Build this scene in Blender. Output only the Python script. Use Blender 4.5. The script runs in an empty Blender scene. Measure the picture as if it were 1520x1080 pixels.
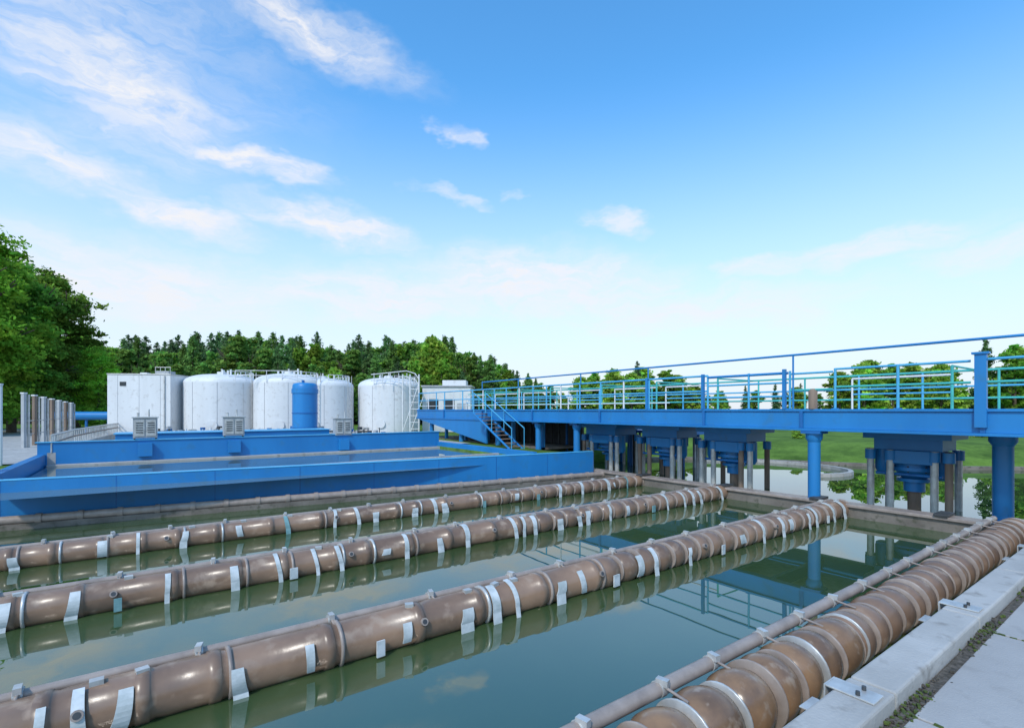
import bpy, math, random
import numpy as np
from mathutils import Vector, Matrix
random.seed(7); rng=np.random.default_rng(11)
scene=bpy.context.scene
R=math.radians
YAW=R(35.8)
def EN(e,n):   # survey east/north -> plant grid x,y
    c,s=math.cos(YAW),math.sin(YAW)
    return (c*e+s*n, -s*e+c*n)

# ---------------------------------------------------------------- materials
def new_mat(name):
    m=bpy.data.materials.new(name); m.use_nodes=True
    nt=m.node_tree; b=nt.nodes['Principled BSDF']
    return m,nt,b
def mat(name,c1,c2=None,rough=.5,metal=0,scale=2.0,bump=0.0,bscale=30,streak=False,c3=None,spec=.5,lo=.35,hi=.65):
    m,nt,b=new_mat(name); N=nt.nodes; L=nt.links
    tc=N.new('ShaderNodeTexCoord')
    c2=c2 or tuple(x*.8 for x in c1)
    mp=N.new('ShaderNodeMapping'); L.new(tc.outputs['Object'],mp.inputs[0])
    if streak: mp.inputs['Scale'].default_value=(1,1,.12)
    n=N.new('ShaderNodeTexNoise'); n.inputs['Scale'].default_value=scale; n.inputs['Detail'].default_value=5; n.inputs['Roughness'].default_value=.62
    L.new(mp.outputs[0],n.inputs['Vector'])
    r=N.new('ShaderNodeValToRGB'); L.new(n.outputs['Fac'],r.inputs[0])
    r.color_ramp.elements[0].position=lo; r.color_ramp.elements[0].color=(*c2,1)
    r.color_ramp.elements[1].position=hi; r.color_ramp.elements[1].color=(*c1,1)
    out=r.outputs[0]
    if c3:
        n2=N.new('ShaderNodeTexNoise'); n2.inputs['Scale'].default_value=scale*4.3; n2.inputs['Detail'].default_value=6
        L.new(tc.outputs['Object'],n2.inputs['Vector'])
        r2=N.new('ShaderNodeMapRange'); r2.inputs[1].default_value=.56; r2.inputs[2].default_value=.7
        L.new(n2.outputs['Fac'],r2.inputs[0])
        mx=N.new('ShaderNodeMixRGB'); mx.inputs[2].default_value=(*c3,1)
        L.new(r2.outputs[0],mx.inputs[0]); L.new(out,mx.inputs[1]); out=mx.outputs[0]
    L.new(out,b.inputs['Base Color'])
    b.inputs['Roughness'].default_value=rough; b.inputs['Metallic'].default_value=metal
    b.inputs['Specular IOR Level'].default_value=spec
    if bump>0:
        n3=N.new('ShaderNodeTexNoise'); n3.inputs['Scale'].default_value=bscale; n3.inputs['Detail'].default_value=4
        L.new(tc.outputs['Object'],n3.inputs['Vector'])
        bp=N.new('ShaderNodeBump'); bp.inputs['Strength'].default_value=bump; bp.inputs['Distance'].default_value=.02
        L.new(n3.outputs['Fac'],bp.inputs['Height']); L.new(bp.outputs[0],b.inputs['Normal'])
    return m
M_blue=mat('blue_paint',(.018,.215,.52),(.013,.172,.44),rough=.38,scale=.7,streak=True,c3=(.025,.185,.41),bump=.04,bscale=9)
M_blued=mat('blue_paint_dark',(.012,.15,.42),(.010,.11,.33),rough=.4,scale=1.5)
M_bluel=mat('light_blue_paint',(.09,.42,.66),(.06,.35,.60),rough=.4,scale=2)
M_teal=mat('teal_paint',(.07,.46,.42),(.05,.38,.36),rough=.4,scale=2)
M_white=mat('white_coating',(.72,.72,.715),(.65,.65,.645),rough=.55,scale=.9,streak=True,c3=(.58,.57,.555))
M_wsteel=mat('galvanised_steel',(.60,.60,.58),(.42,.41,.39),rough=.35,metal=.3,scale=5)
M_strap=mat('strap_white',(.66,.68,.68),(.42,.46,.45),rough=.45,scale=6)
M_strapt=mat('strap_teal',(.22,.38,.38),(.12,.25,.26),rough=.5,scale=6)
M_pipe=mat('brown_pipe',(.285,.18,.118),(.155,.098,.066),rough=.30,scale=1.1,c3=(.33,.235,.17),bump=.12,bscale=12)
M_pipeo=mat('bronze_pipe',(.31,.18,.095),(.15,.092,.058),rough=.22,scale=2.1,c3=(.33,.24,.17),bump=.1,bscale=10)
M_thin=mat('grey_conduit',(.37,.30,.255),(.25,.20,.17),rough=.38,scale=4)
M_conc=mat('concrete',(.46,.44,.41),(.35,.335,.31),rough=.8,scale=1.3,c3=(.27,.25,.225),bump=.3,bscale=40)
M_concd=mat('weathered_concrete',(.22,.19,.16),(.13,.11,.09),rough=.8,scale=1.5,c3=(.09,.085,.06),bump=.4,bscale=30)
M_pave=mat('paving_concrete',(.43,.41,.385),(.355,.335,.315),rough=.7,scale=.9,c3=(.30,.28,.26),bump=.25,bscale=60)
M_gravel=mat('gravel',(.14,.12,.10),(.05,.045,.035),rough=.95,scale=25,bump=.8,bscale=45)
M_moss=mat('moss',(.10,.14,.025),(.04,.06,.015),rough=.95,scale=9,bump=.6,bscale=60)
M_dark=mat('dark_steel',(.06,.065,.07),(.035,.035,.035),rough=.5,scale=3)
M_bark=mat('bark',(.12,.09,.06),(.06,.045,.03),rough=.9,scale=6,bump=.5,bscale=20)
M_rust=mat('rusty_post',(.28,.20,.145),(.17,.12,.09),rough=.7,scale=3,streak=True)
M_grey=mat('grey_panel',(.42,.43,.44),(.34,.35,.36),rough=.5,scale=3)
M_brick=mat('brick_red',(.28,.12,.08),(.22,.09,.06),rough=.9,scale=4)
M_glass=mat('dark_glass',(.03,.04,.05),(.02,.03,.035),rough=.1)

def leafmat(name):
    m,nt,b=new_mat(name); N=nt.nodes; L=nt.links
    a=N.new('ShaderNodeAttribute'); a.attribute_name='Col'
    oi=N.new('ShaderNodeObjectInfo')
    hs=N.new('ShaderNodeHueSaturation')
    mr=N.new('ShaderNodeMapRange'); mr.inputs[3].default_value=.85; mr.inputs[4].default_value=1.35
    L.new(oi.outputs['Random'],mr.inputs[0]); L.new(mr.outputs[0],hs.inputs['Value'])
    mh=N.new('ShaderNodeMapRange'); mh.inputs[3].default_value=.485; mh.inputs[4].default_value=.508
    L.new(oi.outputs['Random'],mh.inputs[0]); L.new(mh.outputs[0],hs.inputs['Hue'])
    L.new(a.outputs['Color'],hs.inputs['Color'])
    dfs=N.new('ShaderNodeBsdfDiffuse'); L.new(hs.outputs[0],dfs.inputs[0])
    t=N.new('ShaderNodeBsdfTranslucent'); L.new(hs.outputs[0],t.inputs[0])
    mx=N.new('ShaderNodeMixShader'); mx.inputs[0].default_value=.45
    L.new(dfs.outputs[0],mx.inputs[1]); L.new(t.outputs[0],mx.inputs[2])
    L.new(mx.outputs[0],N['Material Output'].inputs[0]); return m
M_leaf=leafmat('leaves')

def watermat(name,c1,c2,ior=1.5,bs=.10):
    m,nt,b=new_mat(name); N=nt.nodes; L=nt.links
    tc=N.new('ShaderNodeTexCoord')
    n=N.new('ShaderNodeTexNoise'); n.inputs['Scale'].default_value=.22; n.inputs['Detail'].default_value=4
    L.new(tc.outputs['Object'],n.inputs['Vector'])
    r=N.new('ShaderNodeValToRGB'); r.color_ramp.elements[0].position=.35; r.color_ramp.elements[1].position=.65
    r.color_ramp.elements[0].color=(*c1,1); r.color_ramp.elements[1].color=(*c2,1)
    L.new(n.outputs['Fac'],r.inputs[0]); L.new(r.outputs[0],b.inputs['Base Color'])
    b.inputs['Roughness'].default_value=.006; b.inputs['IOR'].default_value=ior
    n2=N.new('ShaderNodeTexNoise'); n2.inputs['Scale'].default_value=.9; n2.inputs['Detail'].default_value=2
    L.new(tc.outputs['Object'],n2.inputs['Vector'])
    bp=N.new('ShaderNodeBump'); bp.inputs['Strength'].default_value=bs; bp.inputs['Distance'].default_value=.03
    L.new(n2.outputs['Fac'],bp.inputs['Height']); L.new(bp.outputs[0],b.inputs['Normal'])
    return m
M_water=watermat('green_water',(.034,.066,.020),(.055,.095,.036),2.4,.035)
M_water2=watermat('tank_water',(.10,.14,.12),(.16,.20,.175),2.0,.05)

def grassmat():
    m,nt,b=new_mat('grass'); N=nt.nodes; L=nt.links
    tc=N.new('ShaderNodeTexCoord')
    n=N.new('ShaderNodeTexNoise'); n.inputs['Scale'].default_value=.5; n.inputs['Detail'].default_value=10; n.inputs['Roughness'].default_value=.8
    L.new(tc.outputs['Object'],n.inputs['Vector'])
    r=N.new('ShaderNodeValToRGB'); r.color_ramp.elements[0].position=.38; r.color_ramp.elements[1].position=.62
    r.color_ramp.elements[0].color=(.05,.10,.016,1); r.color_ramp.elements[1].color=(.14,.24,.04,1)
    L.new(n.outputs['Fac'],r.inputs[0]); L.new(r.outputs[0],b.inputs['Base Color']); b.inputs['Roughness'].default_value=.95
    b.inputs['Specular IOR Level'].default_value=.1
    return m
M_grass=grassmat()

# ---------------------------------------------------------------- mesh builder
class MB:
    def __init__(s): s.v=[];s.f=[];s.m=[];s.s=[];s.mats=[]
    def mi(s,m):
        if m not in s.mats: s.mats.append(m)
        return s.mats.index(m)
    def add(s,vs,fs,m,smooth=False):
        o=len(s.v); s.v+= [tuple(v) for v in vs]; k=s.mi(m)
        for f in fs: s.f.append([i+o for i in f]); s.m.append(k); s.s.append(smooth)
    def box(s,x0,y0,z0,x1,y1,z1,m):
        vs=[(x0,y0,z0),(x1,y0,z0),(x1,y1,z0),(x0,y1,z0),(x0,y0,z1),(x1,y0,z1),(x1,y1,z1),(x0,y1,z1)]
        s.add(vs,[(0,3,2,1),(4,5,6,7),(0,1,5,4),(1,2,6,5),(2,3,7,6),(3,0,4,7)],m)
    def obox(s,c,size,rot,m):
        cx,cy,cz=c; a,b,h=[q/2 for q in size]; cr,sr=math.cos(rot),math.sin(rot); vs=[]
        for z in(-h,h):
            for x,y in((-a,-b),(a,-b),(a,b),(-a,b)): vs.append((cx+x*cr-y*sr,cy+x*sr+y*cr,cz+z))
        s.add(vs,[(0,3,2,1),(4,5,6,7),(0,1,5,4),(1,2,6,5),(2,3,7,6),(3,0,4,7)],m)
    def wallseg(s,p,q,z0,z1,t,m):
        dx,dy=q[0]-p[0],q[1]-p[1]; l=math.hypot(dx,dy)
        s.obox(((p[0]+q[0])/2,(p[1]+q[1])/2,(z0+z1)/2),(l,t,z1-z0),math.atan2(dy,dx),m)
    def cyl(s,p,q,r,m,r2=None,n=10):
        r2=r if r2 is None else r2
        s.lathe(p,q,[(0,r),(1,r2)],m,n,caps=True,rel=True)
    def lathe(s,p,q,prof,m,n=16,caps=True,rel=False):
        p=Vector(p);q=Vector(q);d=q-p;l=d.length;d.normalize()
        a=d.orthogonal().normalized();b=d.cross(a)
        o=len(s.v)
        for t,r in prof:
            c=p+d*(t*l if rel else t)
            for i in range(n):
                w=2*math.pi*i/n; s.v.append(tuple(c+(a*math.cos(w)+b*math.sin(w))*r))
        k=s.mi(m)
        for j in range(len(prof)-1):
            for i in range(n):
                i2=(i+1)%n
                s.f.append([o+j*n+i,o+j*n+i2,o+(j+1)*n+i2,o+(j+1)*n+i]); s.m.append(k); s.s.append(True)
        if caps:
            o2=len(s.v); e=o+(len(prof)-1)*n
            s.v+=s.v[o:o+n]; s.v+=s.v[e:e+n]
            s.f.append([o2+i for i in range(n)][::-1]); s.m.append(k); s.s.append(False)
            s.f.append([o2+n+i for i in range(n)]); s.m.append(k); s.s.append(False)
    def band(s,p,q,r,m,n=40,t=.012):
        p=Vector(p);q=Vector(q)
        s.lathe(p,q,[(0,r+t),(1,r+t)],m,n,caps=False,rel=True)
        s.lathe(q,q+(q-p)*.001,[(0,r+t),(0,r-.01)],m,n,caps=False); s.lathe(p,q,[(0,r-.01),(0,r+t)],m,n,caps=False)
    def path(s,pts,r,m,n=8):
        for i in range(len(pts)-1): s.cyl(pts[i],pts[i+1],r,m,n=n)
    def build(s,name,bevel=0,parent=None):
        me=bpy.data.meshes.new(name); me.from_pydata(s.v,[],s.f)
        for m in s.mats: me.materials.append(m)
        me.polygons.foreach_set('material_index',s.m); me.polygons.foreach_set('use_smooth',s.s)
        me.update(); ob=bpy.data.objects.new(name,me); scene.collection.objects.link(ob)
        if bevel:
            bv=ob.modifiers.new('bevel','BEVEL'); bv.width=bevel; bv.segments=2; bv.limit_method='ANGLE'; bv.angle_limit=R(50)
        if parent: ob.parent=parent
        return ob
def empty(name):
    e=bpy.data.objects.new(name,None); scene.collection.objects.link(e); e.empty_display_size=.3; return e

# ---------------------------------------------------------------- ground
SH=[(-60,60),(-30,48),(-4,36),(1,33),(4.5,29.5),(6.5,27.1),(9.9,25.2),(12.6,23.9),(16,21.5),(18,14)]
def shore_u(v):
    return float(np.interp(v,[a for a,b in SH],[b for a,b in SH]))
def height(u,v):
    far=.8+.15*math.sin(u*.05)*math.cos(v*.043) if (abs(u)>45 or abs(v)>60) else .8
    if u<13.6:
        if v<1.2: return .45 if u>-30 and v>-12 else .5
        if v<15.2: return -1.5 if u>-45 else .4
        if -2.8<u<11 and v<21.3: return -.5
        return far
    if -60<v<17.5 :
        d=shore_u(v)-u
        if d>0: return max(-1.5,.12-d*.55)
        return min(far,.12-d*.14)
    return far
def lines(extra):
    a=list(np.arange(-50,70.1,1.0))+extra+[-3000,-1500,-700,-350,-200,-130,-90,-70,-60,80,95,120,160,230,400,800,1600,3000]
    return sorted(set(round(float(x),3) for x in a))
U=lines([13.55,13.65,-2.85,-2.75,10.95,11.05]); V=lines([1.15,1.25,15.15,15.25,21.25,21.35])
gb=MB(); nv=len(V)
vs=[(u,v,height(u,v)) for u in U for v in V]
fs=[(i*nv+j,(i+1)*nv+j,(i+1)*nv+j+1,i*nv+j+1) for i in range(len(U)-1) for j in range(nv-1)]
gb.add(vs,fs,M_grass,True); gb.build('ground')

wb=MB(); wb.add([(-45,-59,0),(75,-59,0),(75,17.6,0),(-45,17.6,0)],[(0,1,2,3)],M_water); wb.build('water')
wb=MB(); wb.add([(-2.6,13.9,.72),(11,13.6,.72),(11,21.3,.72),(-2.6,21.3,.72)],[(0,1,2,3)],M_water2); wb.build('tank_water')
yb=MB()
yb.add([(-25,21.5,.84),(13,21.5,.84),(13,60,.84),(-25,60,.84)],[(0,1,2,3)],M_conc); yb.build('concrete_yard')

# ---------------------------------------------------------------- near walkway
pb=MB()
js=[-6.3,-4.25,-2.2,-.15,1.9,3.95,6.0,8.05,10.1,12.15,13.5]
for a,b in zip(js[:-1],js[1:]):
    for y0,y1 in((-1.05,1.10),(-3.15,-1.07),(-5.25,-3.17)):
        pb.box(a+.012,y0,.44,b-.012,y1,.55+random.uniform(-.003,.003),M_pave)
pb.build('paving',bevel=.008)
mb=MB()
for j in js[1:-1]:
    n=70
    for i in range(n):
        y=1.08-2.1*i/n+random.uniform(-.02,.02)
        if random.random()<.7: 
            r=random.uniform(.005,.014); mb.obox((j+random.uniform(-.01,.01),y,.548),(r*1.3,.045,r*1.1),random.uniform(-.4,.4),M_moss)
for i in range(700):
    x=random.choice([3.95,1.9,6.0,8.05,10.1])+random.gauss(0,.3); y=1.145+random.gauss(0,.03); r=random.uniform(.006,.018)
    mb.obox((x,y,.545),(r*1.6,r,r),random.uniform(0,3),M_moss if random.random()<.5 else M_gravel)
mb.build('moss')
kb=MB()
for a,b in zip(js[:-1],js[1:]):
    kb.box(a+.006,1.19,-1.6,b-.006,1.46,.65,M_conc)
kb.box(-6.3,1.0,.3,13.5,1.19,.53,M_gravel)
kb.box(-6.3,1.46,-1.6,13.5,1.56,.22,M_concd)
kb.build('kerb',bevel=.018)

eb=MB()
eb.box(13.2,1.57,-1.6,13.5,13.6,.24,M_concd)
eb.box(13.14,1.58,.242,13.56,13.6,.31,M_thin)
for v in(3.2,5.6,8.1,11): eb.box(13.1,v-.12,.312,13.6,v+.12,.37,M_dark)
eb.build('concrete_beam',bevel=.012)
eb=MB(); eb.box(13.5,-12,-1.6,13.8,1.56,.5,M_conc); eb.build('retaining_wall',bevel=.02)
cb=MB()
sm=[]
for v in np.arange(-29,17,.7): sm.append((shore_u(v)-.1,float(v)))
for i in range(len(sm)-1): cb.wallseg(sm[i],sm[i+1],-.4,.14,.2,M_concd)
cb.build('pond_coping')
cb=MB(); ar=[(21.5+2.4*math.cos(a),11.2+3.2*math.sin(a)) for a in np.linspace(-2.2,1.6,18)]
for i in range(17): cb.wallseg(ar[i],ar[i+1],-.6,.13,.16,M_conc)
cb.build('curved_weir')

# ---------------------------------------------------------------- pipes
def arc_strap(b,u,v,zc,r,w,a0,a1,drop,m):
    pr=[]
    for k in range(9):
        a=R(a0+(a1-a0)*k/8); pr.append((v-math.sin(a)*r,zc+math.cos(a)*r))
    if drop: pr.append((pr[-1][0]-.03,-.08))
    sk=random.uniform(-.08,.08); tp=random.uniform(-.25,.35)
    vs=[];n=len(pr)
    for i,(y,z) in enumerate(pr):
        dy,dz=(v-y)*.05,(zc-z)*.05; sh=sk*(i/n)**2; wi=w*(1+tp*i/n)
        for uu in(-wi/2,wi/2): vs.append((u+uu+sh,y,z))
        for uu in(-wi/2,wi/2): vs.append((u+uu+sh,y+dy,z+dz))
    fs=[]
    for i in range(n-1):
        o=4*i;p=o+4
        fs+=[(o,o+1,p+1,p),(o+2,p+2,p+3,o+3),(o,p,p+2,o+2),(o+1,o+3,p+3,p+1)]
    fs+=[(0,2,3,1)]
    b.add(vs,fs,m)
def ribbed(b,v,zc,u0,u1,r,period,mp,mr):
    prof=[];t=u0
    marks=[]
    while t<u1:
        p=period*random.uniform(.85,1.15)
        for k,(f,q) in enumerate([(0,.66),(.04,.74),(.12,.89),(.3,1.0),(.5,1.01),(.7,.95),(.84,.84),(.93,.68)]):
            prof.append((t-u0+f*p,r*q*(1 if k in(0,7) else random.uniform(.985,1.015))))
        marks.append(t+p*.985); t+=p
    b.lathe((u0,v,zc),(u1,v,zc),prof,mp,32)
    for x in marks:
        rr=r*random.uniform(.92,1.05); dz=random.uniform(-.012,.008)
        b.lathe((x-.02,v,zc+dz),(x+.02,v+random.uniform(-.003,.003),zc+dz),[(0,rr*.6),(0,rr*.97),(.005,rr),(.015,rr),(.02,rr*.97),(.02,rr*.6)],mr if random.random()<.6 else M_thin,32,caps=False)
def clamps(b,v,zc,r,vt,zt,u0,u1,st):
    u=u0
    while u<u1:
        b.lathe((u-.03,vt,zt),(u+.03,vt,zt),[(0,.062),(.06,.062)],M_wsteel,12)
        b.obox((u,vt-.03,zt+.06),(.05,.09,.05),random.uniform(-.3,.3),M_wsteel)
        b.cyl((u,vt-.05,zt+.03),(u,v,zc+r*.9),.012,M_thin,n=6)
        u+=st*random.uniform(.8,1.25)
b=MB()
ribbed(b,2.15,.19,-4,5.2,.265,.44,M_pipeo,M_wsteel)
ribbed(b,2.15,.19,5.2,13.2,.255,.36,M_pipe,M_thin)
b.lathe((-4,2.40,.42),(13.1,2.40,.42),[(0,.055),(17.1,.055)],M_thin,14)
b.lathe((-4,2.48,.32),(13.1,2.48,.32),[(0,.035),(17.1,.035)],M_thin,10)
clamps(b,2.15,.19,.265,2.40,.42,-3.5,13,.75)
b.build('ribbed_pipe')
def smoothpipe(name,v,r,zc,ribs_from,straps,seed):
    random.seed(seed); b=MB()
    prof=[];mk=[];t=-14
    prof.append((0,r))
    while t<ribs_from:
        L=random.choice([.5,.6,.75,.95]); t+=L
        x=t+14
        prof+= [(x-.05,r),(x-.045,r*1.06),(x+.045,r*1.06),(x+.05,r),(x+.09,r*.95),(x+.15,r*.99)]
        if random.random()<.6: mk.append(t)
    b.lathe((-14,v,zc),(14,v,zc),prof,M_pipe,32)
    ribbed(b,v,zc,t+.1,13.25,r*1.05,.38,M_pipe,M_thin)
    for x in mk:
        b.lathe((x+.1,v,zc),(x+.14,v,zc),[(0,r*.9),(0,r*1.1),(.03,r*1.1),(.03,r*.9)],M_thin if random.random()<.6 else M_wsteel,28,caps=False)
    b.lathe((-14,v+r*.8,zc+r*.85),(13.2,v+r*.8,zc+r*.85),[(0,.042),(27.2,.042)],M_thin,10)
    clamps(b,v,zc,r,v+r*.8,zc+r*.85,-6,13,1.0)
    x=-5
    while x<8:
        x+=random.uniform(1.6,3.2)
        b.cyl((x,v-r*.85,zc+r*.3),(x,v-r*1.12,zc+r*.41),.04,M_thin,n=12)
        b.cyl((x,v-r*1.12,zc+r*.41),(x,v-r*1.13,zc+r*.415),.026,M_dark,n=12)
    x=-7
    while x<12.8:
        x+=random.uniform(.22,1.05)*straps
        w=random.uniform(.05,.11)
        q=random.random()
        if q<.45:
            arc_strap(b,x,v,zc,r*1.13,w,random.uniform(-10,50),100,True,M_strap if random.random()<.85 else M_strapt)
        elif q<.82:
            arc_strap(b,x,v,zc,r*1.12,w*1.4,random.uniform(40,75),random.uniform(95,130),random.random()<.5,M_strap)
        else:
            b.obox((x,v-r*1.18,zc-.06),(w*1.4,.02,.16),random.uniform(-.2,.2),M_strap if random.random()<.6 else M_strapt)
        if random.random()<.4: b.obox((x+.1,v-.02,zc+r*1.02),(.09,.07,.05),random.uniform(-.4,.4),M_wsteel)
    b.build(name)
smoothpipe('brown_pipe',5.1,.205,.165,4.6,.9,3)
smoothpipe('brown_pipe',8.1,.195,.155,5.8,1.0,5)
smoothpipe('brown_pipe',11.05,.175,.145,7.2,1.1,8)
b=MB()
pA,pB,pC=(-14,14.75),(-2.6,14.75),(13.2,12.85)
for p,q in((pA,pB),(pB,pC)):
    b.wallseg(p,q,-1.5,.12,.42,M_concd)
    b.cyl((p[0],p[1]-.12,.20),(q[0],q[1]-.12,.20),.09,M_thin,n=14)
for i in range(24):
    t=i/23; x=pB[0]+(pC[0]-pB[0])*t; y=pB[1]+(pC[1]-pB[1])*t-.12
    b.lathe((x-.05,y,.20),(x+.05,y-.012,.20),[(0,.11),(.1,.11)],M_thin,14)
b.build('edge_pipe')

# ---------------------------------------------------------------- blue basin walls
b=MB()
wA,wB,wC=(-14,15.2),(-2.6,15.2),(13.1,13.2)
for p,q in((wA,wB),(wB,wC)):
    b.wallseg(p,q,-1.5,.97,.20,M_blue)
    b.wallseg(p,q,.972,1.0,.22,M_bluel)
b.build('basin_wall',bevel=.01)
b=MB()
for i in range(9):
    t=i/8; x=wB[0]+(wC[0]-wB[0])*t; y=wB[1]+(wC[1]-wB[1])*t-.101
    b.obox((x,y,.5),(.02,.008,.93),-.127,M_blued)
b.build('wall_seams')
b=MB()
b.box(-2.85,21.3,-.5,11.1,21.5,1.46,M_blue)
b.box(-2.9,21.26,1.462,11.15,21.54,1.49,M_bluel)
b.box(-2.86,15.42,-.5,-2.66,21.29,1.10,M_blue)
b.box(11.0,14.0,-.5,11.2,21.29,1.0,M_blue)
b.box(-2.6,21.0,.3,11,21.28,.78,M_conc)
b.box(-2.6,15.95,.3,10.9,16.1,.84,M_conc)
b.build('settling_tank',bevel=.008)
b=MB()
b.box(-1.0,22.6,.84,6.4,24.0,1.62,M_blue); b.box(-1.05,22.55,1.622,6.45,24.05,1.66,M_bluel)
b.build('blue_channel',bevel=.01)

def cabinet(u,v,z):
    b=MB()
    b.box(u-.34,v-.16,z+.12,u+.34,v+.2,z+.80,M_grey); b.box(u-.38,v-.2,z+.80,u+.38,v+.24,z+.84,M_wsteel)
    b.box(u-.3,v-.185,z+.18,u-.02,v-.162,z+.74,M_wsteel); b.box(u+.02,v-.185,z+.18,u+.3,v-.162,z+.74,M_wsteel)
    for k in range(5): b.box(u-.26,v-.2,z+.3+k*.08,u-.06,v-.187,z+.33+k*.08,M_dark); b.box(u+.06,v-.2,z+.3+k*.08,u+.26,v-.187,z+.33+k*.08,M_dark)
    for a in(-.3,.3): b.cyl((u+a,v,z-.0),(u+a,v,z+.12),.03,M_dark)
    b.box(u-.2,v-.3,z-.5,u+.2,v-.11,z-.05,M_blue)
    b.cyl((u+.1,v,z+.8),(u+.1,v,z+1.1),.025,M_wsteel); b.cyl((u-.2,v,z+.8),(u-.2,v,z+.98),.04,M_wsteel)
    b.build('electrical_cabinet',bevel=.006)
cabinet(-.13,21.4,1.42); cabinet(2.55,21.4,1.42); cabinet(6.6,21.4,1.32)

# ---------------------------------------------------------------- storage tanks
def rail_ring(b,cx,cy,z,r,a0,a1,m,n=12,h=.9):
    prev=None
    for i in range(n+1):
        a=a0+(a1-a0)*i/n; p=(cx+r*math.cos(a),cy+r*math.sin(a))
        b.cyl((*p,z),(*p,z+h),.022,m,n=6)
        if prev:
            for zz in(h,h*.5): b.cyl((*prev,z+zz),(*p,z+zz),.018,m,n=6)
        prev=p
def tank(e,n,r,zt,za,rail=True):
    x,y=EN(e,n); b=MB(); z0=.84; H=zt-z0
    b.lathe((x,y,z0+.1),(x,y,za),[(0,r),(H-.1,r)],M_white,64,caps=False)
    b.lathe((x,y,z0),(x,y,z0+.1),[(0,r+.08),(.1,r+.08)],M_dark,64)
    for k in range(1,4): b.band((x,y,z0+H*k/4-.012),(x,y,z0+H*k/4+.012),r,M_white,64,t=.006)
    prof=[]
    for k in range(0,11):
        w=k/10*math.pi/2
        prof.append(((za-zt)*math.sin(w)**.9,max(.02,r*math.cos(w)**.75)))
    b.lathe((x,y,zt),(x,y,za),prof,M_white,64,caps=False)
    for k in range(9):
        a=2*math.pi*k/9+.3; b.cyl((x+r*1.003*math.cos(a),y+r*1.003*math.sin(a),z0+.1),(x+r*1.003*math.cos(a),y+r*1.003*math.sin(a),zt),.012,M_grey,n=5)
    b.cyl((x,y,za-.05),(x,y,za+.16),.28,M_white,n=16); b.cyl((x,y,za+.16),(x,y,za+.36),.06,M_wsteel)
    ang=math.atan2(-y,-x)
    if rail: rail_ring(b,x,y,zt+.1,r*.86,ang+.2,ang+2.6,M_white,12,.62)
    a=ang+.9; px,py=x+(r+.16)*math.cos(a),y+(r+.16)*math.sin(a); t=(-math.sin(a)*.2,math.cos(a)*.2)
    for s in(-1,1): b.cyl((px+s*t[0],py+s*t[1],z0),(px+s*t[0],py+s*t[1],zt+.7),.022,M_wsteel,n=6)
    z=z0+.2
    while z<zt: b.cyl((px-t[0],py-t[1],z),(px+t[0],py+t[1],z),.012,M_wsteel,n=5); z+=.3
    a=ang-.25
    b.cyl((x+r*.98*math.cos(a),y+r*.98*math.sin(a),z0+.7),(x+(r+.1)*math.cos(a),y+(r+.1)*math.sin(a),z0+.7),.3,M_white,n=20)
    a=ang-.7
    b.path([(x+(r-.1)*math.cos(a),y+(r-.1)*math.sin(a),z0+.4),(x+(r+.5)*math.cos(a),y+(r+.5)*math.sin(a),z0+.4),(x+(r+.5)*math.cos(a),y+(r+.5)*math.sin(a),z0)],.09,M_wsteel)
    for k in range(5):
        a=ang+random.uniform(-1,1); q=r*random.uniform(.2,.6)
        b.cyl((x+q*math.cos(a),y+q*math.sin(a),zt),(x+q*math.cos(a),y+q*math.sin(a),za+random.uniform(.05,.3)),.06,M_white,n=8)
    b.build('storage_tank')
tank(-19.07,33,2.15,4.22,4.82)
tank(-14.9,33.5,2.12,4.22,4.88)
tank(-13.2,35,2.05,4.12,4.68)
tank(-8.95,36.5,2.15,4.15,4.8)
b=MB()
for i in range(90):
    e=-22+i*.16; x,y=EN(e,30.0+.3*math.sin(i)); h=random.uniform(.2,.62)
    if random.random()<.8: b.cyl((x,y,.84),(x,y,.84+h),random.uniform(.02,.06),random.choice([M_dark,M_wsteel,M_white,M_dark]),n=8)
    if random.random()<.35: b.obox((x,y,.84+h),(.2,.2,.16),.4,random.choice([M_dark,M_grey,M_blued,M_white]))
for z in(.98,1.2):
    b.cyl((*EN(-21.8,30),z),(*EN(-8.5,30.4),z),.05,M_dark,n=8)
b.build('pipe_rack')
x,y=EN(-11.55,28); b=MB()
b.lathe((x,y,.84),(x,y,4.1),[(0,.72),(.22,.72)],M_blue,40)
b.lathe((x,y,1.06),(x,y,4.1),[(0,.66),(2.35,.66)],M_blue,40,caps=False)
b.lathe((x,y,3.41),(x,y,4.1),[(0,.70),(.25,.70)],M_blue,40)
b.lathe((x,y,3.66),(x,y,4.1),[(0,.66),(.2,.65),(.28,.60),(.33,.45),(.35,.05)],M_blue,40)
for z in(1.5,2.3): b.band((x,y,z),(x,y,z+.05),.66,M_blued,40,t=.025)
b.cyl((x-.3,y-.55,1.3),(x-.45,y-.9,1.3),.12,M_blued); b.cyl((x-.1,y,4.0),(x-.1,y,4.15),.08,M_blued)
b.build('blue_pressure_vessel')
b=MB(); cx,cy=EN(-22.85,32); rot=-YAW+.12
def lb(dx,dy,z0,z1,sx,sy,m):
    c,s=math.cos(rot),math.sin(rot); b.obox((cx+dx*c-dy*s,cy+dx*s+dy*c,(z0+z1)/2),(sx,sy,z1-z0),rot,m)
lb(0,0,1.1,4.62,3.55,3.0,M_white)
lb(0,0,4.622,4.70,3.6,3.05,M_wsteel)
lb(0,0,.84,1.1,3.3,2.8,M_dark)
for k in(-1.2,0,1.2): lb(k,-1.505,1.12,4.6,.015,.015,M_grey)
lb(-.9,-1.51,3.95,4.2,.35,.03,M_glass); lb(1.45,-1.55,1.1,4.6,.06,.06,M_wsteel)
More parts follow.
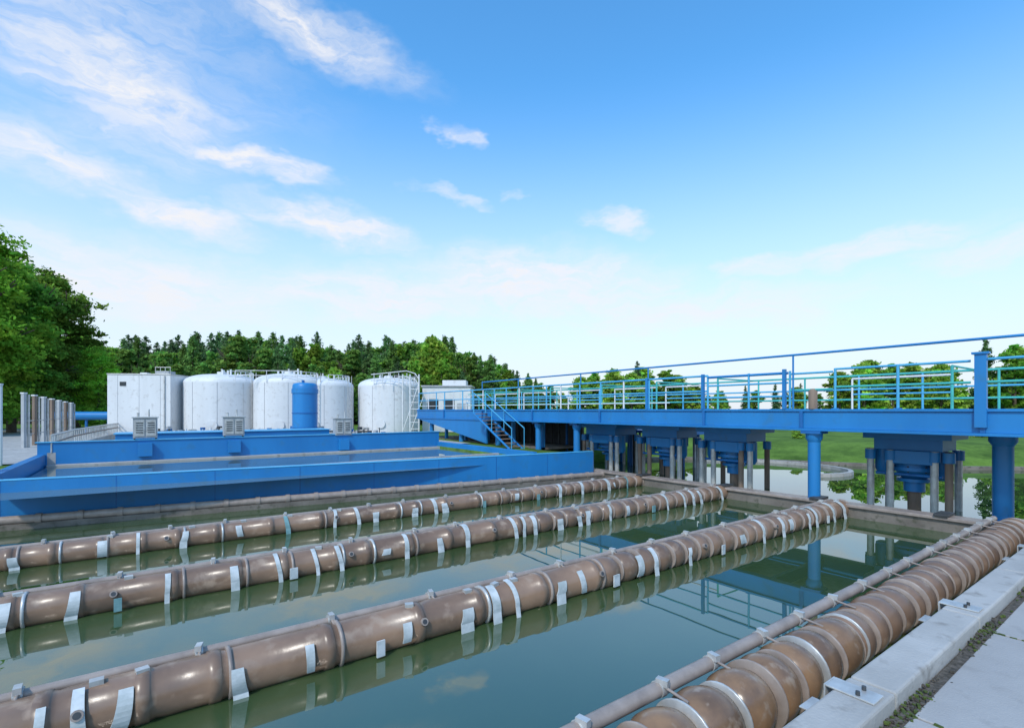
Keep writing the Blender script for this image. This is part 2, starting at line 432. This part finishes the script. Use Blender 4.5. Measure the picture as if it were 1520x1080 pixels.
lb(.7,0,4.7,4.95,.8,.8,M_grey); lb(-.2,-.5,4.7,4.82,.4,.4,M_white)
for k in range(4): lb(.9+k*.28,-1.45,4.7,5.1,.03,.03,M_wsteel)
lb(1.32,-1.45,5.08,5.12,.9,.03,M_wsteel)
b.build('white_silo',bevel=.02)
b=MB()
def gl(p,q,r=.03,m=M_white): b.cyl((*EN(p[0],p[1]),p[2]),(*EN(q[0],q[1]),q[2]),r,m,n=6)
for z in(4.65,4.95): gl((-17.2,31.2,z),(-13.5,31.6,z),.02)
for e in np.linspace(-17.2,-13.5,5): gl((e,31.2+(e+17.2)*.1,4.2),(e,31.2+(e+17.2)*.1,4.95),.02)
for z in(4.75,5.15): 
    gl((-9.6,34.2,z-.25),(-7.2,34.2,z)); gl((-7.2,34.2,z),(-6.55,34,z-.2)); gl((-6.55,34,z-.2),(-6.3,34,z-.6))
for e in np.linspace(-9.4,-6.6,6): gl((e,34.2,4.1),(e,34.2,5.0),.022)
for e in(-6.9,-6.3,-7.4): gl((e,34,.84),(e,34,4.9),.05)
for z in np.arange(1.2,4.4,.45): gl((-6.9,34,z),(-6.3,34,z),.025)
gl((-7.4,34,1),(-6.3,34,4.3)); gl((-6.9,34,.9),(-6.0,34,3.4))
b.build('access_gantry')
b=MB(); cx,cy=EN(-4.9,39); rot=-YAW
lb(0,0,.84,4.2,3.6,3,M_white); lb(0,0,4.202,4.32,3.8,3.2,M_grey); lb(.5,0,4.32,4.75,1.8,1.6,M_white)
lb(-1.0,-1.52,2.4,3.3,.8,.04,M_glass); lb(.2,-1.52,2.4,3.3,.8,.04,M_glass); lb(1.2,-1.52,.84,3.0,.8,.04,M_grey)
b.build('plant_house',bevel=.02)

# ---------------------------------------------------------------- bridge
par=empty('service_bridge')
u0,u1=13.38,16.9; v0,v1=-9,28.5
b=MB()
for u in (u0,u1):
    b.box(u-.03,v0,2.04,u+.03,v1,2.46,M_blue)
    b.box(u-.11,v0,1.98,u+.11,v1,2.038,M_blue)
    b.box(u-.07,v0,2.462,u+.07,v1,2.52,M_blue)
for v in np.arange(v0+.5,v1,1.55): 
    b.box(u0+.032,v-.06,2.1,u1-.032,v+.06,2.4,M_blued)
for v in (2.6,6.0,8.75,13.0,17,21,25): b.box(u0-.08,v-.04,2.04,u0-.032,v+.04,2.46,M_blued)
b.build('girders',bevel=.006,parent=par)
b=MB(); b.box(u0+.14,v0,2.47,u1-.14,v1,2.50,M_wsteel)
for v in np.arange(v0,v1,.6): b.box(u0+.14,v,2.502,u1-.14,v+.03,2.512,M_dark)
b.build('deck',parent=par)
def column(b,u,v,r):
    b.lathe((u,v,-1.5),(u,v,2.0),[(0,r),(3.2,r)],M_blue,24,caps=False)
    b.lathe((u,v,.02),(u,v,.1),[(0,r*1.3),(.06,r*1.3)],M_blue,24)
    b.lathe((u,v,1.7),(u,v,1.93),[(0,r),(.1,r*1.35),(.209,r*1.35)],M_blue,24)
    b.box(u-r*1.6,v-r*1.6,1.91,u+r*1.6,v+r*1.6,1.978,M_blued)
b=MB()
column(b,13.45,5.75,.14); column(b,15.3,2.65,.18); column(b,13.5,-3,.16)
for v in(14.5,16.9,20,23.5,27): column(b,13.6,v,.13)
for v in(15.2,19,23,27): column(b,16.6,v,.12)
b.build('columns',parent=par)
b=MB()
ps=[-6,-4,-2,0,1.4,2.6,4.0,5.25,6.3,7.4,8.65,10.8,11.9,13,14.1,15.2,16.1,17,18,19,20,21,22,23,24,25,26,27,28.3]
for i,v in enumerate(ps):
    m=M_bluel if (i%3 or v<10) else M_white
    b.cyl((u0,v,2.52),(u0,v,3.5),.03,m,n=8); b.box(u0-.06,v-.06,2.522,u0+.06,v+.06,2.54,M_blue)
def rail(v0,v1,z,m,u=u0,r=.026): b.cyl((u,v0,z),(u,v1,z),r,m,n=8)
rail(-6,2.6,3.5,M_bluel); rail(-6,2.6,3.05,M_teal)
rail(2.79,5.25,3.48,M_bluel); rail(2.79,5.25,3.05,M_teal)
rail(5.3,6.3,3.42,M_bluel);rail(5.3,6.3,3.0,M_teal)
rail(6.35,8.65,3.45,M_blue,r=.035); rail(6.35,8.65,3.2,M_bluel); rail(6.35,8.65,2.85,M_bluel)
rail(8.65,28.3,3.5,M_bluel,r=.03); rail(8.65,28.3,3.05,M_bluel); rail(10,28.3,2.72,M_white,r=.018)
b.box(u0-.13,2.53,2.15,u0-.03,2.71,3.6,M_blue); b.box(u0-.16,2.49,3.6,u0+.0,2.75,3.64,M_blue)
for v in(6.42,8.78,10.85): b.box(u0-.09,v-.04,2.52,u0-.01,v+.04,3.55,M_blue)
b.lathe((u0-.0,5.75,2.52),(u0,5.75,3.05),[(0,.1),(.45,.1),(.5,.05)],M_rust,14)
b.cyl((u0-.05,-8,3.93),(u0-.05,21,3.86),.028,M_blue,n=8)
for v in(-3,6.2,10.8,14,18,21): b.cyl((u0-.05,v,3.5 if v!=6.2 else 2.5),(u0-.05,v,3.9),.024,M_blue,n=8)
for v in np.arange(-6,28.5,1.5):
    b.cyl((u1,v,2.52),(u1,v,3.5),.028,M_teal if int(v)%2 else M_bluel,n=8)
rail(-6,28.3,3.5,M_teal,u=u1,r=.03); rail(-6,28.3,3.1,M_bluel,u=u1); rail(-6,28.3,2.8,M_teal,u=u1)
for a in(3.4,9.2,11.6,14.3,17.5,20,23):
    b.cyl((u1,a,3.5),(u0+1.4,a+.0,3.5),.025,M_teal,n=8); b.cyl((u0+1.4,a,2.5),(u0+1.4,a,3.5),.03,M_teal,n=8)
    b.cyl((u0+1.4,a,3.3),(u0+1.4,a+2.0,3.3),.025,M_white,n=8);b.cyl((u0+1.4,a+2,2.5),(u0+1.4,a+2,3.3),.025,M_white,n=8)
    b.cyl((u0+1.4,a,2.9),(u0+1.4,a+2.0,2.9),.02,M_bluel,n=8)
b.build('railings',parent=par)
b=MB()
for u in(u0-.02,u1):
    b.add([(u-.04,28.5,1.98),(u-.04,20.6,1.98),(u-.04,20.6,.85),(u+.04,28.5,1.98),(u+.04,20.6,1.98),(u+.04,20.6,.85)],[(0,1,2),(3,5,4),(0,2,5,3),(0,3,4,1),(1,4,5,2)],M_blue)
# stair stringer going down beside the end bay
for k in range(10): b.box(u0-.75,20.4-.3*k,2.30-.16*k,u0-.12,20.65-.3*k,2.33-.16*k,M_rust)
for uu in(u0-.78,u0-.1):
    b.cyl((uu,20.6,2.32),(uu,17.5,.72),.05,M_blue,n=8)
    b.cyl((uu,20.6,3.3),(uu,17.5,1.7),.022,M_bluel,n=8)
    for k in(0,5,10): b.cyl((uu,20.6-.31*k,2.32-.16*k),(uu,20.6-.31*k,3.3-.16*k),.02,M_bluel,n=6)
b.build('end_stair',parent=par)
def pump(u,v,s=1.0):
    b=MB()
    b.box(u-.66*s,v-.85*s,1.78,u+.66*s,v+.85*s,1.97,M_blue)
    b.box(u-.52*s,v-.66*s,1.5,u+.52*s,v+.66*s,1.777,M_blue)
    b.box(u-.64*s,v-.5*s,1.18,u+.3*s,v+.4*s,1.497,M_blue)
    b.lathe((u,v,.45),(u,v,.7),[(0,.22),(.25,.22)],M_blue,28)
    b.lathe((u,v,.7),(u,v,.8),[(0,.36),(.08,.36)],M_blue,28)
    b.lathe((u,v,.78),(u,v,1.1),[(0,.26),(.2,.42)],M_blue,28)
    b.lathe((u,v,.98),(u,v,1.1),[(0,.5),(.09,.5)],M_blue,28)
    b.lathe((u,v,1.07),(u,v,1.18),[(0,.44),(.11,.44)],M_blue,28)
    b.lathe((u-.2,v-.58*s,.8),(u-.2,v-.58*s,1.5),[(0,.14),(.1,.2),(.69,.2)],M_blue,20)
    b.lathe((u-.25,v+.54*s,.9),(u-.25,v+.54*s,1.5),[(0,.14),(.1,.19),(.59,.19)],M_blue,20)
    b.cyl((u,v,-1.4),(u,v,.45),.14,M_rust,n=16)
    for du,dv in((-.55,-.78),(-.55,-.52),(-.55,.72),(.52,-.7),(.52,.68),(-.3,.8),(-.6,.3)):
        b.cyl((u+du*s,v+dv*s,-1.4),(u+du*s,v+dv*s,1.5),.08,M_wsteel if random.random()<.7 else M_rust,n=14)
        b.lathe((u+du*s,v+dv*s,1.25),(u+du*s,v+dv*s,1.54),[(0,.12),(.24,.12)],M_blue,14)
    b.cyl((u-.5*s,v-.66*s,.9),(u-.5*s,v+.62*s,.9),.04,M_blued,n=8)
    for k in range(8): 
        a=k*math.pi/4; b.cyl((u+.46*math.cos(a),v+.46*math.sin(a),.95),(u+.46*math.cos(a),v+.46*math.sin(a),1.1),.02,M_dark,n=6)
    b.build('vertical_pump',bevel=.006)
pump(15.7,4.35,1.05); pump(15.4,9.0,1.1); pump(15.5,11.6,1.15); pump(15.3,14.3,1.2); pump(15.8,-2)
b=MB()
for v in np.arange(17.2,28,.55):
    b.box(16.0,v,.5,16.08,v+.08,1.97,M_dark if random.random()<.6 else M_blued)
b.box(16.3,17,.5,16.4,28,1.95,M_dark)
for v in np.arange(17,28,2.2): b.box(13.9,v,.6,14.05,v+.15,1.97,M_blue)
b.box(13.9,17,.75,16,28,.85,M_concd)
for k in range(26):
    u=random.uniform(17.3,19.2); v=random.uniform(12.2,17)
    b.cyl((u,v,-1.4),(u,v,random.uniform(1.3,1.9)),random.uniform(.04,.09),random.choice([M_rust,M_dark,M_wsteel,M_blued]),n=10)
b.box(17.2,12.0,1.5,19.4,17,1.62,M_blued)
b.build('equipment_frame')
# ---------------------------------------------------------------- left side
b=MB()
for i in range(7):
    t=i/6; e=-21.4-6.7*t; n=22+10*t; x,y=EN(e,n); zt=3.2-.3*t
    b.obox((x,y,(.8+zt)/2),(.13,.13,zt-.8),-YAW,M_rust if i%2 else M_grey); b.obox((x,y,zt+.03),(.17,.17,.06),-YAW,M_white)
    b.obox((x+.14,y+.1,(.8+zt)/2),(.05,.08,zt-.85),-YAW,M_wsteel)
    if i: 
        for z in(1.4,2.0): b.cyl((*pp,z),(x,y,z),.02,M_wsteel,n=6)
    pp=(x,y)
b.build('post_fence')
b=MB()
cv=[(-14.5,15.8),(-17.5,20),(-20.6,25),(-23.6,30),(-26.5,34),(-29,37)]
cs=[]
for i in range(len(cv)-1):
    for k in range(5): cs.append(EN(cv[i][0]+(cv[i+1][0]-cv[i][0])*k/5,cv[i][1]+(cv[i+1][1]-cv[i][1])*k/5))
for i in range(len(cs)-1):
    b.wallseg(cs[i],cs[i+1],.7,1.15,.2,M_conc)
    for z in(1.45,1.7): b.cyl((*cs[i],z),(*cs[i+1],z),.03,M_rust if z<1.5 else M_wsteel,n=6)
    for k in range(3):
        x=cs[i][0]+(cs[i+1][0]-cs[i][0])*k/3; y=cs[i][1]+(cs[i+1][1]-cs[i][1])*k/3
        b.cyl((x,y,1.15),(x,y,1.7),.022,M_wsteel,n=6)
b.build('curved_railing')
b=MB()
b.cyl((*EN(-31,34),2.1),(*EN(-25.5,34.5),2.1),.28,M_blue,n=20)
for e in(-30.5,-29,-27.5,-26): b.cyl((*EN(e,34.2),.8),(*EN(e,34.2),2.0),.08,M_blued)
b.cyl((*EN(-25.5,34.5),2.1),(*EN(-25.5,34.5),.9),.26,M_blue,n=20)
b.build('blue_pipeline')
b=MB()
for z in(.95,1.3,1.6): b.cyl((-7,16.0,z),(-3.9,16.0,z),.03,M_blue,n=8)
for u in np.arange(-7,-3.8,.42): b.cyl((u,16.0,.6),(u,16.0,1.6),.022,M_blue,n=8)
b.build('blue_handrail')
b=MB()
b.obox((-3.35,15.9,1.15),(.16,.16,1.3),0,M_rust); b.obox((-3.1,15.9,1.2),(.09,.12,1.4),0,M_white); b.obox((-3.3,15.9,1.84),(.5,.3,.06),0,M_grey)
b.cyl((-3.6,15.9,.7),(-3.6,15.9,1.9),.05,M_wsteel)
b.build('gate_post')
b=MB(); x,y=EN(-15.6,15.3); b.cyl((x,y,.6),(x,y,3.25),.05,M_white,n=10); b.cyl((x,y,3.25),(x+.0,y,3.3),.07,M_white,n=10)
b.cyl((x,y,3.2),(x-1.5,y,3.1),.02,M_white,n=6); b.cyl((x-1.5,y,.6),(x-1.5,y,3.1),.04,M_white,n=8); b.build('lamp_post')

def bracket(u):
    b=MB()
    b.box(u-.08,1.22,.652,u+.08,1.5,.664,M_wsteel); b.box(u-.08,1.5,.44,u+.08,1.512,.664,M_wsteel)
    b.box(u-.1,1.512,.44,u+.1,1.66,.45,M_wsteel)
    for s in(-.05,.05): b.cyl((u+s,1.32,.664),(u+s,1.32,.69),.014,M_dark,n=6)
    b.build('pipe_bracket',bevel=.003)
for u in(3.75,6.2,9.6): bracket(u)

b=MB()
p,q=EN(28,42),EN(46,40)
b.wallseg(p,q,.7,1.25,.4,M_brick); b.wallseg(p,q,1.252,1.33,.5,M_conc); b.build('garden_wall')
b=MB(); cx,cy=EN(72,92); rot=-YAW
lb(0,0,.7,8.5,11,7,M_conc); lb(0,0,8.502,8.9,11.6,7.6,M_grey)
for k in range(5):
    for z in(2,4.4,6.6): lb(-4.2+k*2.1,-3.52,z,z+1.2,1.1,.06,M_glass)
b.build('office_building',bevel=.03)

# ---------------------------------------------------------------- trees
def leaves_obj(name,C,S,COL,trunk):
    N=len(C); C=np.asarray(C); S=np.asarray(S)[:,None]
    a=rng.normal(size=(N,3)); a/=np.linalg.norm(a,axis=1)[:,None]
    t=rng.normal(size=(N,3))*.8; t[:,2]+=.8; t/=np.linalg.norm(t,axis=1)[:,None]
    a=np.cross(a,t); a/=np.linalg.norm(a,axis=1)[:,None]
    bb=np.cross(a,t); bb/=np.linalg.norm(bb,axis=1)[:,None]
    V4=np.stack([C+a*S,C+bb*S*.6,C-a*S,C-bb*S*.6],1).reshape(-1,3)
    tv=np.array(trunk.v) if trunk.v else np.zeros((0,3)); nt=len(tv)
    allv=np.concatenate([V4,tv]) if nt else V4
    me=bpy.data.meshes.new(name)
    faces=np.arange(4*N).reshape(-1,4).tolist()+[[i+4*N for i in f] for f in trunk.f]
    me.from_pydata(allv.tolist(),[],faces)
    me.materials.append(M_leaf); me.materials.append(M_bark)
    me.polygons.foreach_set('material_index',[0]*N+[1]*len(trunk.f))
    at=me.attributes.new('Col','FLOAT_COLOR','POINT')
    cc=np.ones((len(allv),4)); cc[:4*N,:3]=np.repeat(np.asarray(COL),4,axis=0)
    at.data.foreach_set('color',cc.ravel()); me.update()
    return me
def limb(b,p,d,l,r,depth):
    q=p+d*l; b.cyl(p,q,r,M_bark,r2=r*.6,n=7)
    if depth>0:
        for k in range(3):
            dd=(d+Vector(rng.normal(size=3))*.55+Vector((0,0,.15))).normalized()
            limb(b,p+d*l*random.uniform(.55,1),dd,l*.7,r*.5,depth-1)
def deciduous(h,r,nclump,per,ls,base,low=.18,name='tree',nl=15,ragged=.12):
    b=MB(); p=Vector((0,0,-.3)); b.cyl(p,(0.1,0,h*.45),h*.022,M_bark,r2=h*.014,n=10)
    b.cyl((0.1,0,h*.45),(0,.1,h*.85),h*.014,M_bark,r2=.02,n=8)
    for k in range(7):
        a=random.uniform(0,6.28); z=h*random.uniform(.25,.65)
        limb(b,Vector((.05,0,z)),Vector((math.cos(a),math.sin(a),.7)).normalized(),r*.6,h*.008,1)
    lobes=[]
    for k in range(nl):
        t=(k+random.random())/nl; z=h*(low+.08+(.80-low)*t)
        prof=math.sin(min(1,(t*.75+.22))*math.pi)**.7
        a=random.uniform(0,6.28); q=r*.66*prof*random.uniform(.45,1)
        lobes.append((np.array([q*math.cos(a),q*math.sin(a),z]),r*random.uniform(.22,.44)*(.45+.55*prof)))
    lobes.append((np.array([random.uniform(-.3,.3),0,h*.9]),r*.2))
    lt=[rng.uniform(.7,1.25) for _ in lobes]
    C=[];S=[];K=[]
    for k in range(nclump):
        c,R_=lobes[k%len(lobes)]
        d=rng.normal(size=3); d/=np.linalg.norm(d); d[2]*=.85
        cc=c+d*R_*rng.uniform(.6,1.0+2*ragged+ (ragged*3 if rng.random()<.18 else 0))
        if cc[2]>h: cc[2]=h-rng.uniform(0,.6)
        sg=np.array([1,1,.5])*r*rng.uniform(.04,.11)
        pts=cc+rng.normal(size=(per,3))*sg
        C.append(pts); S.append(ls*rng.uniform(.55,1.25,per))
        tone=rng.uniform(.7,1.4)*lt[k%len(lobes)]; yel=rng.uniform(.85,1.3)
        col=np.array(base)*tone*np.array([yel,1,.9]); K.append(np.tile(col,(per,1))*rng.uniform(.8,1.2,(per,1)))
    return leaves_obj(name,np.concatenate(C),np.concatenate(S),np.concatenate(K),b)
def conifer(h,r,base,name,ls=.16):
    b=MB(); b.cyl((0,0,-.3),(0,0,h),h*.016,M_bark,r2=.02,n=8)
    C=[];S=[];K=[]
    z=h*.1
    while z<h*1.0:
        t=(z/h); rr=r*(1-t)**.7*random.uniform(.65,1.2)+.05
        nb=random.randint(5,8)
        for k in range(nb):
            a=random.uniform(0,6.28); L=rr*random.uniform(.55,1.25); n=int(6+L*26)
            s=rng.uniform(.1,1,n)**.7*L
            w=.04+.1*s
            x=s*math.cos(a)+rng.normal(size=n)*w; y=s*math.sin(a)+rng.normal(size=n)*w
            zz=z-s*.18+rng.normal(size=n)*.1
            C.append(np.stack([x,y,zz],1)); S.append(ls*rng.uniform(.6,1.2,n)*(1-.5*t))
            K.append(np.tile(np.array(base)*rng.uniform(.6,1.5),(n,1)))
        z+=h*.026*random.uniform(.8,1.3)
    return leaves_obj(name,np.concatenate(C),np.concatenate(S),np.concatenate(K),b)
def place(name,me,e,n,s=1,parent=None,z=.75,sz=None):
    o=bpy.data.objects.new(name,me); scene.collection.objects.link(o); o.location=(*EN(e,n),z)
    o.rotation_euler=(0,0,random.uniform(0,6.28)); o.scale=(s,s,sz or s)
    if parent: o.parent=parent
    return o
random.seed(21)
GR=(.17,.33,.05); DG=(.115,.20,.085); LG=(.28,.46,.08); MG=(.13,.26,.06)
big1=deciduous(14.2,4.2,620,70,.15,(.21,.41,.05),.04,'tree_big1',24,.14); big2=deciduous(13,3.6,520,70,.15,(.16,.32,.055),.04,'tree_big2',22,.14)
place('deciduous_tree',big1,-35.4,33,1.03); place('deciduous_tree',big2,-37.0,40,1.04); place('deciduous_tree',big2,-36.4,36.5,1.05)
place('deciduous_tree',big1,-36,29,.92); place('deciduous_tree',big1,-43,40,1.0); place('deciduous_tree',big2,-41.5,48,.78)
place('deciduous_tree',big1,-33.4,40.5,.5)
decs=[deciduous(8,2.5,210,32,.21,c,.04,'tree_m%d'%i,16,.16) for i,c in enumerate([GR,MG,LG])]
cons=[conifer(10,1.9,c,'conifer_m%d'%i,.22) for i,c in enumerate([DG,(.13,.24,.08),(.16,.29,.075)])]
fo=empty('forest')
for n,dens in((57,2.5),(61,2.2),(66,2.0),(71,1.7),(77,1.8)):
    e0=(-80-760)/745*n; e1=(800-760)/745*n; e=e0
    while e<e1:
        px=760+745*e/n
        tp=106 if px<640 else 106-(px-640)*.36
        tp*= 1+.06*math.sin(px*.021)+.03*math.sin(px*.07)
        con=random.random()<(.35 if n<62 else .7)
        h=(tp/745*n*(random.uniform(.88,1.1) if con else random.uniform(.82,1.0)))+1.7
        if n<60: h*=.76
        if con and h>4:
            place('conifer',random.choice(cons),e,n+random.uniform(-2,2),h/10*random.uniform(1.0,1.3),fo,sz=h/10)
        else:
            place('broadleaf',random.choice(decs[:2] if random.random()<.65 else decs),e,n+random.uniform(-2,2),h/8*random.uniform(.8,1.0),fo,sz=h/8)
        e+=dens*random.uniform(.75,1.25)
for e,n,h,k in((8.5,62,6.0,2),(10.5,64,6.6,0),(12.5,62,7.0,2),(14.5,61,6.4,2),(17,66,7.6,2),(19,62,6.8,0),(21,64,6.4,2),(23,63,5.2,2),(25.5,70,5.0,1),(36.5,56,6.2,2),(38.5,55,7.0,2),(40.5,57,7.6,2),(42.5,56,7.0,0),(44.5,56,7.2,2),(47,55,7.0,2),(50,60,7.0,2),
                (52,52,8.6,0),(55,53,8.8,2),(58,55,8.4,2),(62,58,8.5,0),(34,60,4.6,2),(5,66,5,0),(29.5,72,4.2,2),(32,66,4.4,0)):
    o=place('deciduous_tree',decs[k],e,n,h/8*1.15); o.scale[2]=h/8
place('pine_tree',cons[1],51,54,.95)
place('pine_tree',cons[0],15.5,62,.78)
tl=empty('distant_treeline')
e=-20
while e<230:
    place('tree',random.choice(decs+cons[:1]),e,150+random.uniform(-12,12),random.uniform(.7,1.0),tl); e+=random.uniform(2.6,4.5)
sh=deciduous(1.3,1.1,60,40,.09,LG,.0,'shrub_m')
for e,n in((17,30),(22,31),(29,31),(33,30.5)): place('shrub',sh,e,n,.55,z=.55)

# ---------------------------------------------------------------- world sky
SUN_EL=R(46); SUN_AZ=EN(-.4,-.917)
w=bpy.data.worlds.new('World'); scene.world=w; w.use_nodes=True
N=w.node_tree.nodes; L=w.node_tree.links
bg=N['Background']; bg.inputs[1].default_value=.12
sk=N.new('ShaderNodeTexSky'); sk.sky_type='NISHITA'; sk.sun_disc=False; sk.sun_elevation=SUN_EL
sk.sun_rotation=math.atan2(SUN_AZ[0],SUN_AZ[1]); sk.air_density=1.0; sk.dust_density=.4; sk.ozone_density=2.0
def vmath(op,a,b=None,val=None):
    n=N.new('ShaderNodeVectorMath'); n.operation=op; L.new(a,n.inputs[0])
    if b is not None: L.new(b,n.inputs[1])
    if val is not None: n.inputs[1].default_value=val
    return n
def fm(op,a,b=None):
    n=N.new('ShaderNodeMath'); n.operation=op
    for i,x in enumerate((a,b)):
        if x is None: continue
        if isinstance(x,(int,float)): n.inputs[i].default_value=x
        else: L.new(x,n.inputs[i])
    return n.outputs[0]
tc=N.new('ShaderNodeTexCoord'); d=tc.outputs['Generated']
fx,fy=math.sin(YAW),math.cos(YAW)
sep=N.new('ShaderNodeSeparateXYZ'); L.new(d,sep.inputs[0])
az0=vmath('DOT_PRODUCT',d,val=(fx,fy,0)).outputs['Value']; az1=vmath('DOT_PRODUCT',d,val=(fy,-fx,0)).outputs['Value']
az=fm('MULTIPLY',fm('ARCTAN2',az1,az0),57.2958); el=fm('MULTIPLY',fm('ARCSINE',sep.outputs[2]),57.2958)
cmb=N.new('ShaderNodeCombineXYZ'); L.new(az,cmb.inputs[0]); L.new(el,cmb.inputs[1])
def noise(vec,sc,scale,det=6,rough=.6,dist=0):
    mp=N.new('ShaderNodeMapping'); mp.inputs['Scale'].default_value=sc; L.new(vec,mp.inputs[0])
    n=N.new('ShaderNodeTexNoise'); n.inputs['Scale'].default_value=scale; n.inputs['Detail'].default_value=det; n.inputs['Roughness'].default_value=rough; n.inputs['Distortion'].default_value=dist
    L.new(mp.outputs[0],n.inputs[0]); return n
nd=noise(cmb.outputs[0],(1,2.0,1),.14,4,.6)
off=vmath('SUBTRACT',nd.outputs['Color'],val=(.5,.5,.5)); off=vmath('MULTIPLY',off.outputs[0],val=(12,5,0))
pos=vmath('ADD',cmb.outputs[0],off.outputs[0]).outputs[0]
CL=[(-38,27,11,5.5,-16,1,0),(-22.6,35,13,2.6,-12,1,0),(-43,20.3,8.5,2.6,-4,1,0),(-26.4,23.6,7.5,1.4,-6,1,1),(-34,17.9,7.5,1.8,-7,1,1),
    (-20.6,19,10,1.9,-5,1,1),(-5.9,28.5,2.2,1.0,-8,.65,1),(12.1,20.2,4.0,1.2,-8,.75,1),(3,14.2,16,3.8,-3,1,1),(35.4,14.6,8,1.4,2,.8,1),
    (26.4,14.2,4.5,1.3,0,.7,1),(-6.9,22.9,4.2,.7,-8,.6,1),(1,22.8,1.6,.5,-8,.4,1),(-37,11.5,16,3.6,0,.95,1),(-16,12.5,15,3,0,.9,1),(-44,33,22,9,-12,.55,0),
    (43,12.5,6,1.3,2,.65,1),(70,24,16,4,0,.7,1),(-80,22,20,5,0,.8,1),(120,30,25,7,0,.7,1),(-130,35,25,8,0,.8,1),(20,10.5,16,2.5,0,.8,1)]
acc=None
for a,e_,sa,se,ro,st,ty in CL:
    mp=N.new('ShaderNodeMapping'); mp.vector_type='TEXTURE'; mp.inputs['Location'].default_value=(a,e_,0); mp.inputs['Rotation'].default_value=(0,0,R(ro)); mp.inputs['Scale'].default_value=(sa,se,1)
    L.new(pos,mp.inputs[0]); ln=vmath('LENGTH',mp.outputs[0]).outputs['Value']
    mr=N.new('ShaderNodeMapRange'); mr.interpolation_type='SMOOTHSTEP'; mr.inputs[1].default_value=1.35; mr.inputs[2].default_value=0 if not ty else .3; mr.inputs[3].default_value=0; mr.inputs[4].default_value=st
    L.new(ln,mr.inputs[0]); acc=mr.outputs[0] if acc is None else fm('MAXIMUM',acc,mr.outputs[0])
det=noise(pos,(.45,1.8,1),.4,7,.62,.4)
mr=N.new('ShaderNodeMapRange'); mr.inputs[1].default_value=.32; mr.inputs[2].default_value=.60; mr.inputs[3].default_value=.35; L.new(det.outputs['Fac'],mr.inputs[0])
cl=fm('MULTIPLY',acc,mr.outputs[0])
hz=N.new('ShaderNodeMapRange'); hz.interpolation_type='SMOOTHSTEP'; hz.inputs[1].default_value=34; hz.inputs[2].default_value=-1; hz.inputs[3].default_value=0; hz.inputs[4].default_value=.97; L.new(el,hz.inputs[0])
hs=N.new('ShaderNodeHueSaturation'); hs.inputs['Saturation'].default_value=1.2; hs.inputs['Value'].default_value=1.25; L.new(sk.outputs[0],hs.inputs['Color'])
gm=vmath('MULTIPLY',hs.outputs[0],val=(1.4,2.05,2.1))
m1=N.new('ShaderNodeMixRGB'); L.new(hz.outputs[0],m1.inputs[0]); L.new(gm.outputs[0],m1.inputs[1]); m1.inputs[2].default_value=(6.75,7.1,7.8,1)
m2=N.new('ShaderNodeMixRGB'); L.new(cl,m2.inputs[0]); L.new(m1.outputs[0],m2.inputs[1]); m2.inputs[2].default_value=(7.45,7.55,7.95,1)
L.new(m2.outputs[0],bg.inputs[0])

sl=bpy.data.lights.new('sun','SUN'); sl.energy=2.5; sl.angle=R(4.0); sl.color=(1,.955,.89)
so=bpy.data.objects.new('sun',sl); scene.collection.objects.link(so)
dv=Vector((SUN_AZ[0]*math.cos(SUN_EL),SUN_AZ[1]*math.cos(SUN_EL),math.sin(SUN_EL)))
so.rotation_euler=dv.to_track_quat('Z','Y').to_euler()

cam=bpy.data.cameras.new('camera'); co=bpy.data.objects.new('camera',cam); scene.collection.objects.link(co)
co.location=(0,0,2.5); co.rotation_euler=(R(90),0,-YAW); cam.sensor_width=36; cam.lens=745/1520*36; cam.shift_y=68/1520
cam.clip_end=8000; cam.clip_start=.05; scene.camera=co
scene.view_settings.view_transform='Standard'; scene.view_settings.look='None'; scene.view_settings.exposure=0
